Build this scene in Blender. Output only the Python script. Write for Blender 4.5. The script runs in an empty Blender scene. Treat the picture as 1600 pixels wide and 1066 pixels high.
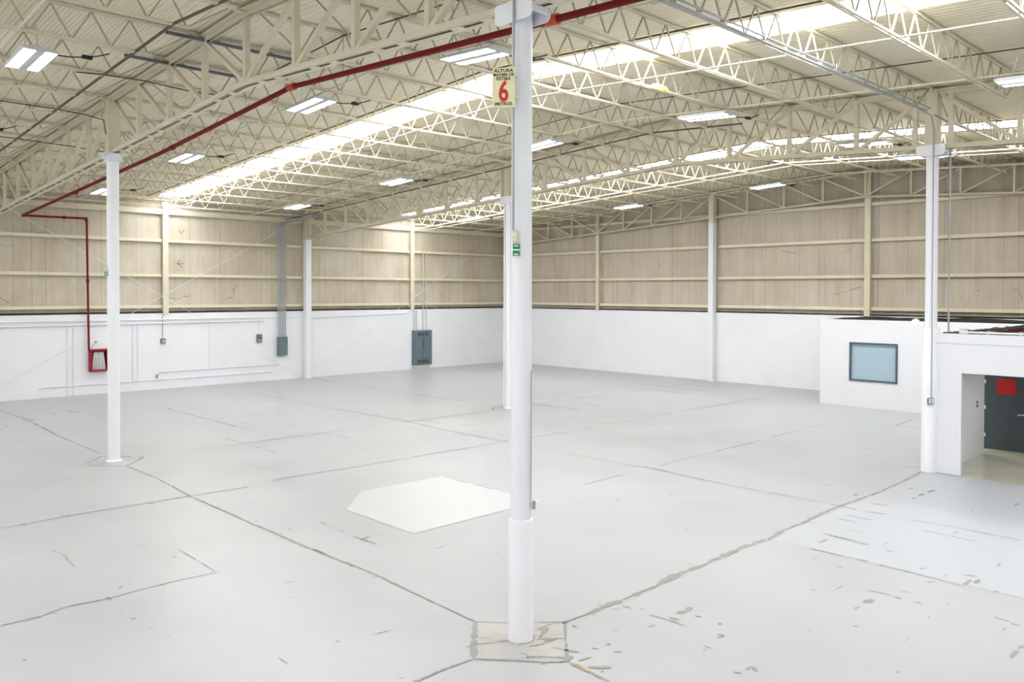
import bpy, bmesh, math, random
from mathutils import Vector, Matrix

# ---------------------------------------------------------------- scene, camera, light, exposure
S = bpy.context.scene
C = S.collection
A = 15.4148          # column spacing along y
B = 14.4911          # column spacing along x
P = A / 8            # girder panel and joist spacing
RIDGE = A / 2
SLOPE = .055
random.seed(7)

yaw, pitch, roll = 0.804662, 0.015705, 0.002434
fwd = Vector((math.cos(yaw)*math.cos(pitch), math.sin(yaw)*math.cos(pitch), -math.sin(pitch)))
rt = Vector((math.sin(yaw), -math.cos(yaw), 0)); up = rt.cross(fwd)
cr, sr = math.cos(roll), math.sin(roll)
r2, u2 = cr*rt + sr*up, -sr*rt + cr*up
cam_data = bpy.data.cameras.new('camera')
cam = bpy.data.objects.new('camera', cam_data); C.objects.link(cam)
M4 = Matrix((r2, u2, -fwd)).transposed().to_4x4()
M4.translation = Vector((-7.4115, -7.5250, 4.5))
cam.matrix_world = M4
cam_data.sensor_width = 36; cam_data.lens = 36*1277.628/1600
cam_data.shift_y = (476.800-533)/1600
cam_data.clip_end = 300
S.camera = cam

w = bpy.data.worlds.new('world'); S.world = w; w.use_nodes = True
w.node_tree.nodes['Background'].inputs[0].default_value = (.85, .92, 1, 1)
w.node_tree.nodes['Background'].inputs[1].default_value = 1.0

S.view_settings.view_transform = 'Standard'; S.view_settings.look = 'None'
S.view_settings.gamma = 1; S.view_settings.use_curve_mapping = False
S.view_settings.exposure = -0.03
SKYLIGHT = 18.0       # daylight through the translucent roof sheets
LAMP = 20.0          # LED panels
MARKS=[(0.05,[(-0.01,14.41),(0.04,12.76),(-0.09,10.16),(-0.09,7.18),(-0.06,5.15),(-0.0,3.19),(-0.06,1.7),(-0.09,0.81)]),(0.12,[(0.73,-0.06),(1.97,-0.08),(2.87,-0.08),(3.55,-0.02),(4.34,-0.03),(5.27,0.0),(6.22,-0.01)]),(0.1,[(6.2,-0.1),(6.95,0.02),(7.67,-0.01),(9.41,0.06)]),(0.05,[(9.41,0.06),(11.41,-0.01),(12.78,0.02),(14.25,0.1)]),(0.07,[(-0.86,-0.03),(-1.22,0.0),(-1.64,-0.02),(-1.81,-0.03)]),(0.07,[(-0.06,-0.87),(-0.07,-1.27),(-0.11,-1.63)]),(0.05,[(-0.08,0.8),(0.26,0.43),(0.8,-0.06)]),(0.08,[(-0.08,0.8),(-0.47,0.38),(-0.85,-0.02)]),(0.05,[(0.8,-0.06),(0.33,-0.51),(-0.04,-0.87)]),(0.05,[(-0.85,-0.02),(-0.53,-0.39),(-0.28,-0.69),(-0.05,-0.88)]),(0.02,[(-0.39,0.42),(-0.28,0.17),(-0.17,0.08)]),(0.02,[(0.13,-0.08),(0.32,-0.17),(0.52,-0.31)]),(0.05,[(-0.76,15.35),(-0.04,16.26),(0.74,15.33),(-0.01,14.41),(-0.73,15.23)]),(0.03,[(-2.6,15.53),(-1.75,15.28),(-0.76,15.35)]),(0.06,[(0.01,27.98),(0.13,24.21),(-0.0,20.72),(0.04,16.62)]),(0.05,[(-3.71,10.28),(-2.58,10.36),(-0.96,10.32),(-0.03,10.26)]),(0.05,[(-0.03,10.26),(1.25,10.2)]),(0.04,[(1.91,10.46),(4.08,10.34),(6.04,10.34),(9.58,10.3)]),(0.06,[(-4.79,5.1),(-4.29,5.09),(-3.98,5.21),(-3.48,5.14)]),(0.03,[(-3.48,5.14),(-2.62,5.19),(-1.71,5.14)]),(0.05,[(4.8,25.06),(4.79,22.08),(4.8,18.26),(4.86,17.09)]),(0.06,[(9.41,26.22),(9.4,20.79),(9.64,15.77),(9.42,12.46),(9.48,10.2)]),(0.04,[(9.45,7.95),(9.55,5.66),(9.6,4.47)]),(0.05,[(9.71,5.51),(9.47,3.33),(9.49,1.81)]),(0.04,[(9.49,1.7),(9.5,0.28)]),(0.08,[(9.5,0.28),(9.49,-0.32)]),(0.06,[(9.46,-0.51),(9.54,-0.9)]),(0.04,[(9.57,-2.12),(9.57,-3.3)]),(0.04,[(9.47,-1.23),(9.57,-2.12)]),(0.04,[(3.99,15.35),(6.36,15.33)]),(0.04,[(9.74,15.25),(13.54,15.39),(14.29,16.04),(14.35,15.55)]),(0.03,[(4.96,20.57),(6.47,20.33)]),(0.03,[(6.53,20.45),(9.48,20.51)]),(0.04,[(10.37,10.2),(12.19,10.23),(14.44,10.2)]),(0.03,[(14.44,10.2),(18.97,10.33),(24.61,10.18)]),(0.04,[(7.05,5.03),(8.53,5.05)]),(0.05,[(9.94,5.06),(12.68,5.13),(15.46,5.11)]),(0.04,[(15.77,5.14),(17.93,5.23),(20.33,5.2)]),(0.07,[(20.33,5.2),(20.62,4.94)]),(0.05,[(23.21,3.55),(21.14,3.39),(21.32,2.6)]),(0.05,[(14.41,1.09),(14.51,0.67),(14.82,0.33)]),(0.05,[(6.32,-0.99),(6.3,-1.45)]),(0.06,[(6.33,-1.63),(6.31,-2.19),(6.3,-2.55)]),(0.03,[(6.3,-2.55),(6.24,-3.35)]),(0.05,[(7.35,-0.55),(7.23,-1.49)]),(0.05,[(7.28,-0.72),(7.31,-1.15)]),(0.04,[(8.9,-0.35),(8.9,-0.85)]),(0.05,[(7.93,-0.78),(7.98,-1.07)]),(0.04,[(8.51,-0.26),(8.54,-0.7)]),(0.04,[(7.88,-0.08),(7.89,-0.22)]),(0.04,[(8.9,-1.82),(8.9,-2.24)]),(0.05,[(8.9,-2.24),(8.89,-2.76)]),(0.05,[(5.02,-2.41),(5.04,-2.73)]),(0.05,[(5.02,-2.78),(5.02,-2.88)]),(0.05,[(5.04,-3.05),(5.03,-3.17)]),(0.1,[(4.48,-2.57),(4.69,-2.59)]),(0.08,[(4.14,-2.58),(4.28,-2.57)]),(0.07,[(11.21,-0.78),(11.48,-0.77)]),(0.07,[(11.61,-0.78),(11.94,-0.78)]),(0.07,[(12.06,-0.8),(12.46,-0.81)]),(0.06,[(3.97,-4.57),(4.26,-4.57)]),(0.06,[(4.32,-4.57),(4.5,-4.58)]),(0.04,[(5.26,-4.03),(5.23,-4.23)]),(0.06,[(5.18,-4.27),(5.18,-4.37)]),(0.06,[(6.79,-3.16),(6.87,-3.36)]),(0.1,[(6.5,-3.43),(6.76,-3.43)]),(0.06,[(6.3,-3.33),(6.65,-3.32)]),(0.04,[(6.71,-0.81),(7.06,-0.83)]),(0.09,[(2.17,-0.92),(2.33,-0.95),(2.5,-0.95)]),(0.07,[(1.96,-0.93),(1.99,-1.09)]),(0.05,[(1.85,-0.68),(1.88,-0.98),(1.87,-1.27)]),(0.06,[(1.46,-0.92),(1.62,-0.96)]),(0.05,[(1.82,-0.23),(1.85,-0.36)]),(0.05,[(1.61,-0.21),(1.71,-0.24)]),(0.03,[(1.93,-0.45),(1.96,-0.52)]),(0.04,[(1.06,-0.67),(1.1,-0.74)]),(0.05,[(2.27,-1.51),(2.3,-1.56)]),(0.04,[(1.97,-1.7),(1.98,-1.79),(1.87,-1.76)]),(0.04,[(0.44,-0.83),(0.49,-0.9)]),(0.04,[(0.66,-0.88),(0.7,-0.93)]),(0.04,[(0.54,-1.11),(0.64,-1.16)]),(0.04,[(2.27,-1.15),(2.3,-1.24)]),(0.04,[(1.16,-2.41),(1.2,-2.5)]),(0.04,[(1.32,-2.48),(1.45,-2.5),(1.38,-2.6)]),(0.03,[(1.27,-1.92),(1.3,-1.94)]),(0.03,[(0.68,-0.53),(0.7,-0.55)]),(0.04,[(0.8,-0.18),(0.78,-0.28)]),(0.04,[(1.25,-0.13),(1.29,-0.19)]),(0.03,[(5.26,0.67),(5.28,0.54)]),(0.03,[(6.72,1.82),(6.78,1.71)]),(0.05,[(-0.35,-0.69),(-0.25,-0.73),(-0.08,-0.84)]),(0.05,[(0.09,-0.46),(0.15,-0.62),(0.23,-0.81)]),(0.09,[(0.34,0.03),(0.5,-0.04)]),(0.05,[(17.64,17.28),(17.59,13.18)]),(0.05,[(19.16,17.47),(19.18,14.96),(19.15,13.07)]),(0.05,[(16.06,15.71),(16.15,13.16)]),(0.05,[(14.38,12.41),(14.39,10.09)]),(0.04,[(14.51,14.18),(14.63,13.2)]),(0.04,[(11.74,10.79),(11.88,9.94)]),(0.06,[(23.46,17.37),(23.46,15.67)]),(0.06,[(23.56,15.58),(23.4,13.11)]),(0.06,[(25.07,17.45),(24.89,15.13),(25.05,13.23)]),(0.05,[(25.89,16.94),(26.67,13.26)]),(0.06,[(28.02,17.33),(28.33,15.33)]),(0.06,[(28.17,15.22),(28.24,13.32)]),(0.04,[(20.0,10.18),(24.08,10.4)]),(0.06,[(23.74,31.05),(23.53,28.08)]),(0.06,[(25.05,30.79),(25.34,28.32)]),(0.06,[(19.31,30.78),(19.25,28.21)]),(0.05,[(17.57,30.81),(17.74,28.16)]),(0.05,[(16.17,31.04),(16.18,29.45)]),(0.06,[(14.4,30.12),(14.46,27.96)]),(0.05,[(26.35,30.56),(26.71,28.89)]),(0.04,[(21.06,30.84),(23.69,31.09)]),(0.03,[(14.15,25.38),(14.39,24.05)]),(0.04,[(14.3,22.03),(14.31,20.56)]),(0.06,[(0.17,25.65),(0.29,24.32)]),(0.05,[(1.18,25.91),(1.21,25.14)]),(0.05,[(1.84,26.27),(1.93,25.22)]),(0.05,[(-0.71,24.59),(-0.75,23.44)]),(0.04,[(-1.28,20.47),(-0.79,20.33)]),(0.04,[(0.36,20.58),(0.66,20.51)]),(0.05,[(3.58,16.56),(3.6,15.28)]),(0.05,[(3.07,16.2),(3.21,15.83)]),(0.04,[(3.57,22.04),(3.88,21.83)]),(0.04,[(3.66,20.51),(3.87,20.32)]),(0.04,[(5.23,19.29),(5.34,18.78)]),(0.04,[(-1.65,14.01),(-1.46,13.92)]),(0.05,[(-3.33,10.39),(-3.29,10.15)]),(0.06,[(-2.6,10.46),(-2.5,10.28)]),(0.06,[(-0.96,10.32),(-0.92,10.13)]),(0.06,[(-2.68,5.19),(-2.57,5.16)]),(0.04,[(-3.17,5.41),(-3.09,5.55)]),(0.05,[(-3.41,5.23),(-3.41,5.03)]),(0.04,[(-3.37,8.18),(-3.29,7.8),(-3.35,6.98)]),(0.03,[(-1.76,6.81),(-1.77,5.96),(-1.77,5.2)]),(0.04,[(-3.47,4.56),(-3.43,4.47)]),(0.05,[(-3.42,4.15),(-3.4,4.08)]),(0.03,[(-3.37,3.64),(-3.34,3.59)]),(0.03,[(-3.29,3.24),(-3.25,3.23)]),(0.03,[(-3.81,2.73),(-3.77,2.69)]),(0.04,[(-4.84,3.76),(-4.82,3.67)]),(0.03,[(-4.51,3.19),(-4.49,3.16)]),(0.04,[(-2.17,7.46),(-2.03,7.38)]),(0.03,[(-1.99,6.41),(-1.94,6.31)]),(0.05,[(3.64,14.64),(3.64,13.4)]),(0.04,[(1.89,10.36),(2.22,10.29)]),(0.04,[(6.24,17.54),(6.27,17.04)]),(0.04,[(6.39,14.8),(6.36,13.96)]),(0.04,[(8.12,14.93),(8.31,14.6)]),(0.04,[(8.76,14.18),(9.03,13.7)]),(0.04,[(10.14,15.3),(10.18,14.26)]),(0.04,[(4.05,11.22),(4.38,11.2)]),(0.04,[(6.26,15.34),(6.46,15.09)]),(0.05,[(0.91,6.52),(0.92,6.32)]),(0.04,[(0.88,5.84),(0.92,5.66)]),(0.05,[(0.87,5.3),(0.89,4.97),(0.9,4.58)]),(0.05,[(0.82,4.99),(1.09,5.08)]),(0.04,[(1.23,5.07),(1.34,5.02)]),(0.04,[(0.26,6.61),(0.28,6.46)]),(0.03,[(0.21,6.48),(0.28,6.34)]),(0.05,[(-0.05,5.15),(-0.02,4.74)]),(0.03,[(-0.08,3.96),(-0.06,3.86)]),(0.05,[(-0.06,3.26),(0.0,3.16)]),(0.03,[(0.68,2.96),(0.7,2.91)]),(0.03,[(2.1,2.73),(2.12,2.69)]),(0.05,[(-1.31,-0.0),(-1.24,0.0)]),(0.03,[(-1.81,0.18),(-1.75,0.15)]),(0.03,[(9.52,12.73),(9.44,11.95),(9.5,11.22)]),(0.03,[(10.15,11.29),(10.17,10.86)]),(0.04,[(14.16,2.56),(14.32,2.36)]),(0.04,[(16.23,2.37),(16.51,2.28)]),(0.04,[(11.09,1.15),(11.18,1.06)]),(0.07,[(10.59,0.24),(10.81,0.21)]),(0.07,[(12.13,-0.32),(12.25,-0.43)]),(0.05,[(6.58,-2.57),(6.7,-2.62)]),(0.04,[(5.71,-1.6),(5.76,-1.68)]),(0.04,[(4.39,-1.81),(4.43,-1.85)]),(0.04,[(2.93,-2.47),(2.96,-2.5)]),(0.04,[(5.26,-3.43),(5.32,-3.46)]),(0.05,[(4.57,-3.41),(4.64,-3.42)]),(0.05,[(2.57,-3.75),(2.57,-3.79)]),(0.03,[(3.52,-2.81),(3.57,-2.88)]),(0.03,[(5.35,-2.75),(5.38,-2.89)]),(0.04,[(7.16,-1.81),(7.2,-1.94)]),(0.04,[(12.25,-2.47),(12.52,-2.5)]),(0.05,[(6.3,-3.73),(6.4,-3.78)]),(0.04,[(6.01,-2.88),(6.15,-2.98)])]

# ---------------------------------------------------------------- materials
def lin(c):
    return tuple(((v/255)/12.92 if v/255 <= .04045 else ((v/255+.055)/1.055)**2.4) for v in c) + (1,)
def mat(name, rgb, rough=.6, metal=0, noise=0, nscale=3, spec=.5, emit=0, ecol=None, bump=0, stretch=None):
    m = bpy.data.materials.new(name); m.use_nodes = True
    nt = m.node_tree; b = nt.nodes['Principled BSDF']
    b.inputs['Base Color'].default_value = lin(rgb)
    b.inputs['Roughness'].default_value = rough
    b.inputs['Metallic'].default_value = metal
    b.inputs['Specular IOR Level'].default_value = spec
    if noise:
        tc = nt.nodes.new('ShaderNodeTexCoord'); mp = nt.nodes.new('ShaderNodeMapping')
        nt.links.new(tc.outputs['Object'], mp.inputs[0])
        if stretch: mp.inputs['Scale'].default_value = stretch
        n = nt.nodes.new('ShaderNodeTexNoise'); n.inputs['Scale'].default_value = nscale; n.inputs['Detail'].default_value = 5
        nt.links.new(mp.outputs[0], n.inputs[0])
        r = nt.nodes.new('ShaderNodeValToRGB')
        r.color_ramp.elements[0].position = .3; r.color_ramp.elements[1].position = .7
        c = lin(rgb); k = 1-noise
        r.color_ramp.elements[0].color = (c[0]*k, c[1]*k, c[2]*k*.98, 1); r.color_ramp.elements[1].color = c
        nt.links.new(n.outputs[0], r.inputs[0]); nt.links.new(r.outputs[0], b.inputs['Base Color'])
        if bump:
            bp = nt.nodes.new('ShaderNodeBump'); bp.inputs['Strength'].default_value = bump
            nt.links.new(n.outputs[0], bp.inputs['Height']); nt.links.new(bp.outputs[0], b.inputs['Normal'])
    if emit:
        b.inputs['Emission Color'].default_value = ecol or (1, 1, 1, 1)
        b.inputs['Emission Strength'].default_value = emit
    return m

WHITE = mat('white_wall_paint', (234, 235, 241), .55, noise=.05, nscale=.6)
OFFW = mat('office_wall_paint', (221, 222, 227), .55, noise=.03, nscale=.6)
COLW = mat('white_column_paint', (232, 233, 238), .4, noise=.03, nscale=2)
STEEL = mat('cream_steel_paint', (222, 214, 190), .5, noise=.10, nscale=1.2)
GREY = mat('grey_conduit', (160, 166, 172), .4, metal=.2)
GALV = mat('galvanised', (165, 170, 172), .35, metal=.6)
CHAN = mat('grey_channel', (118, 122, 126), .5, metal=.3)
DARK = mat('black_rubber', (28, 28, 27), .6)
CABLE = mat('cable_bundle', (38, 38, 34), .7, noise=.5, nscale=6)
RED = mat('red_pipe_paint', (118, 14, 20), .6, noise=.12, nscale=4, spec=.25)
ORANGE = mat('orange_coupling', (188, 62, 28), .5)
REDC = mat('red_cabinet', (146, 12, 30), .5, spec=.3)
PANEL = mat('blue_grey_enamel', (98, 118, 124), .45, noise=.06, nscale=3)
PANELD = mat('dark_blue_grey', (58, 72, 82), .5)
DOORM = mat('charcoal_door', (62, 72, 76), .5, noise=.08, nscale=5)
REDS = mat('red_sign', (178, 6, 16), .5)
YEL = mat('pale_yellow_sign', (232, 226, 178), .5)
BLK = mat('black_lettering', (22, 20, 20), .6)
REDL = mat('red_numeral', (205, 22, 28), .5)
GREEN = mat('green_sign', (20, 128, 84), .5)
PALE = mat('pale_sign', (226, 232, 214), .5)
LED = mat('led_diffuser', (255, 255, 255), .5, emit=LAMP, ecol=(1, .99, .97, 1))
HOUSE = mat('lamp_housing', (200, 202, 206), .4)
FRAME = mat('window_frame_grey', (78, 92, 102), .4, metal=.2)
DKROD = mat('bare_dark_rod', (92, 82, 66), .7)  # dark brown tone of the upper rods and two lower ones
HOSE = mat('canvas_hose', (240, 240, 238), .8, noise=.2, nscale=30, stretch=(1, 1, .1))
FOAM = mat('tan_foam', (222, 202, 140), .8)
BEIGEF = mat('beige_epoxy', (186, 182, 164), .12, noise=.12, nscale=1.2)
CEILP = mat('corridor_paint', (205, 205, 200), .6)
BROWN = mat('office_roof_timber', (120, 100, 80), .8, noise=.5, nscale=3)
RUSTR = mat('oxide_red_steel', (122, 50, 44), .7, noise=.4, nscale=8)
GLASS = mat('tinted_glass', (160, 182, 194), .06, spec=.6)
BOXW = mat('outlet_grey', (196, 198, 196), .5)

def skymat():
    m = mat('translucent_roof_sheet', (250, 250, 250), .5)
    nt = m.node_tree; b = nt.nodes['Principled BSDF']
    tc = nt.nodes.new('ShaderNodeTexCoord'); n = nt.nodes.new('ShaderNodeTexNoise'); n.inputs['Scale'].default_value = 1.5
    n.inputs['Detail'].default_value = 6
    nt.links.new(tc.outputs['Object'], n.inputs[0])
    mr = nt.nodes.new('ShaderNodeMapRange'); mr.inputs['From Min'].default_value = .3; mr.inputs['From Max'].default_value = .5
    mr.inputs['To Min'].default_value = SKYLIGHT*.7; mr.inputs['To Max'].default_value = SKYLIGHT
    nt.links.new(n.outputs[0], mr.inputs[0]); nt.links.new(mr.outputs[0], b.inputs['Emission Strength'])
    b.inputs['Emission Color'].default_value = (.96, .985, 1, 1)
    return m
SKY = skymat()

def deckmat():
    m = mat('corrugated_deck', (214, 206, 182), .55)
    nt = m.node_tree; b = nt.nodes['Principled BSDF']
    tc = nt.nodes.new('ShaderNodeTexCoord'); sx = nt.nodes.new('ShaderNodeSeparateXYZ')
    nt.links.new(tc.outputs['Object'], sx.inputs[0])
    mu = nt.nodes.new('ShaderNodeMath'); mu.operation = 'MULTIPLY'; mu.inputs[1].default_value = 2*math.pi/.17
    si = nt.nodes.new('ShaderNodeMath'); si.operation = 'SINE'
    nt.links.new(sx.outputs['X'], mu.inputs[0]); nt.links.new(mu.outputs[0], si.inputs[0])
    mr = nt.nodes.new('ShaderNodeMapRange'); mr.inputs['From Min'].default_value = -.5; mr.inputs['From Max'].default_value = .5
    nt.links.new(si.outputs[0], mr.inputs[0])
    bp = nt.nodes.new('ShaderNodeBump'); bp.inputs['Distance'].default_value = .035; bp.inputs['Strength'].default_value = .8
    nt.links.new(mr.outputs[0], bp.inputs['Height']); nt.links.new(bp.outputs[0], b.inputs['Normal'])
    n = nt.nodes.new('ShaderNodeTexNoise'); n.inputs['Scale'].default_value = .5; n.inputs['Detail'].default_value = 4
    nt.links.new(tc.outputs['Object'], n.inputs[0])
    r = nt.nodes.new('ShaderNodeValToRGB'); r.color_ramp.elements[0].position = .3; r.color_ramp.elements[1].position = .65
    r.color_ramp.elements[0].color = lin((230, 219, 189)); r.color_ramp.elements[1].color = lin((238, 230, 206))
    nt.links.new(n.outputs[0], r.inputs[0]); nt.links.new(r.outputs[0], b.inputs['Base Color'])
    return m
DECK = deckmat()
WEB = mat('dull_cream_rod', (180, 171, 144), .6)  # joist webs: cream steel with its shade put into the colour

def cladmat(name, base, dark, axis):
    # painted cladding boards: thin vertical seams, faint streaks, stains
    m = mat(name, base, .75)
    nt = m.node_tree; b = nt.nodes['Principled BSDF']; L = nt.links.new
    tc = nt.nodes.new('ShaderNodeTexCoord'); sx = nt.nodes.new('ShaderNodeSeparateXYZ'); L(tc.outputs['Object'], sx.inputs[0])
    def line(period, width, off):
        a = nt.nodes.new('ShaderNodeMath'); a.operation = 'ADD'; a.inputs[1].default_value = off + 1000*period
        L(sx.outputs[axis], a.inputs[0])
        f = nt.nodes.new('ShaderNodeMath'); f.operation = 'MODULO'; f.inputs[1].default_value = period; L(a.outputs[0], f.inputs[0])
        c = nt.nodes.new('ShaderNodeMath'); c.operation = 'LESS_THAN'; c.inputs[1].default_value = width; L(f.outputs[0], c.inputs[0])
        return c
    s1 = line(1.22, .022, .1); s2 = line(2.71, .03, .9)
    mx = nt.nodes.new('ShaderNodeMath'); mx.operation = 'MAXIMUM'; L(s1.outputs[0], mx.inputs[0]); L(s2.outputs[0], mx.inputs[1])
    n = nt.nodes.new('ShaderNodeTexNoise'); n.inputs['Scale'].default_value = .55; n.inputs['Detail'].default_value = 6; n.inputs['Roughness'].default_value = .65
    mp = nt.nodes.new('ShaderNodeMapping'); mp.inputs['Scale'].default_value = (1.6, 1.6, .7); L(tc.outputs['Object'], mp.inputs[0]); L(mp.outputs[0], n.inputs[0])
    r = nt.nodes.new('ShaderNodeValToRGB'); r.color_ramp.elements[0].position = .36; r.color_ramp.elements[1].position = .6
    r.color_ramp.elements[0].color = lin(dark); r.color_ramp.elements[1].color = lin(base); L(n.outputs[0], r.inputs[0])
    v = nt.nodes.new('ShaderNodeTexNoise'); v.inputs['Scale'].default_value = 5; v.inputs['Detail'].default_value = 3
    mp2 = nt.nodes.new('ShaderNodeMapping'); mp2.inputs['Scale'].default_value = (1, 1, .06); L(tc.outputs['Object'], mp2.inputs[0]); L(mp2.outputs[0], v.inputs[0])
    sr_ = nt.nodes.new('ShaderNodeMapRange'); sr_.inputs['From Min'].default_value = .3; sr_.inputs['From Max'].default_value = .62
    sr_.inputs['To Min'].default_value = .9; sr_.inputs['To Max'].default_value = 1; L(v.outputs[0], sr_.inputs[0])
    m1 = nt.nodes.new('ShaderNodeMix'); m1.data_type = 'RGBA'; m1.blend_type = 'MULTIPLY'; m1.inputs[0].default_value = 1
    L(r.outputs[0], m1.inputs[6]); L(sr_.outputs[0], m1.inputs[7])
    sc = nt.nodes.new('ShaderNodeMath'); sc.operation = 'MULTIPLY'; sc.inputs[1].default_value = .45; L(mx.outputs[0], sc.inputs[0])
    m2 = nt.nodes.new('ShaderNodeMix'); m2.data_type = 'RGBA'; L(sc.outputs[0], m2.inputs[0]); L(m1.outputs[2], m2.inputs[6])
    m2.inputs[7].default_value = lin(tuple(int(q*.6) for q in dark)); L(m2.outputs[2], b.inputs['Base Color'])
    return m
CLADL = cladmat('tan_cladding', (203, 194, 178), (189, 176, 154), 'X')
CLADR = cladmat('taupe_cladding', (200, 189, 173), (187, 175, 158), 'Y')
CRACK = mat('crack_dark', (128, 112, 90), .9)

def floormat(name, c1, c2, rough):
    m = mat(name, c1, rough); nt = m.node_tree; b = nt.nodes['Principled BSDF']; L = nt.links.new
    tc = nt.nodes.new('ShaderNodeTexCoord'); n = nt.nodes.new('ShaderNodeTexNoise')
    n.inputs['Scale'].default_value = .32; n.inputs['Detail'].default_value = 7; n.inputs['Roughness'].default_value = .6
    L(tc.outputs['Object'], n.inputs[0])
    r = nt.nodes.new('ShaderNodeValToRGB'); r.color_ramp.elements[0].position = .35; r.color_ramp.elements[1].position = .62
    r.color_ramp.elements[0].color = lin(c2); r.color_ramp.elements[1].color = lin(c1); L(n.outputs[0], r.inputs[0])
    n2 = nt.nodes.new('ShaderNodeTexNoise'); n2.inputs['Scale'].default_value = 9; n2.inputs['Detail'].default_value = 6
    L(tc.outputs['Object'], n2.inputs[0])
    th = nt.nodes.new('ShaderNodeMapRange'); th.inputs['From Min'].default_value = .74; th.inputs['From Max'].default_value = .77
    L(n2.outputs[0], th.inputs[0])
    k = nt.nodes.new('ShaderNodeMath'); k.operation = 'MULTIPLY'; k.inputs[1].default_value = 0 if 'bluish' in name else .25; L(th.outputs[0], k.inputs[0])
    mx = nt.nodes.new('ShaderNodeMix'); mx.data_type = 'RGBA'; L(k.outputs[0], mx.inputs[0]); L(r.outputs[0], mx.inputs[6])
    mx.inputs[7].default_value = lin((150, 150, 148)); L(mx.outputs[2], b.inputs['Base Color'])
    rr = nt.nodes.new('ShaderNodeMapRange'); rr.inputs['To Min'].default_value = rough*.75; rr.inputs['To Max'].default_value = rough*1.4
    L(n.outputs[0], rr.inputs[0]); L(rr.outputs[0], b.inputs['Roughness'])
    return m
FLOOR = floormat('grey_floor_paint', (174, 175, 178), (165, 166, 170), .34)
FLOORB = floormat('bluish_floor_paint', (175, 178, 184), (173, 176, 182), .36)
PLINTH = mat('column_slab_concrete', (178, 176, 174), .6, noise=.06, nscale=5)
MARK = mat('worn_concrete', (156, 155, 153), .8, noise=.14, nscale=9)
MARK2 = mat('joint_shadow', (140, 139, 137), .8, noise=.15, nscale=9)  # thin dark centre line along the floor joints
RUST = mat('ochre_stain', (180, 150, 108), .8, noise=.2, nscale=9)
STAIN = mat('brown_stain', (163, 154, 148), .8, noise=.2, nscale=9)
PATCH = mat('fresh_white_paint', (190, 191, 194), .35, noise=.02, nscale=2)

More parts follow.
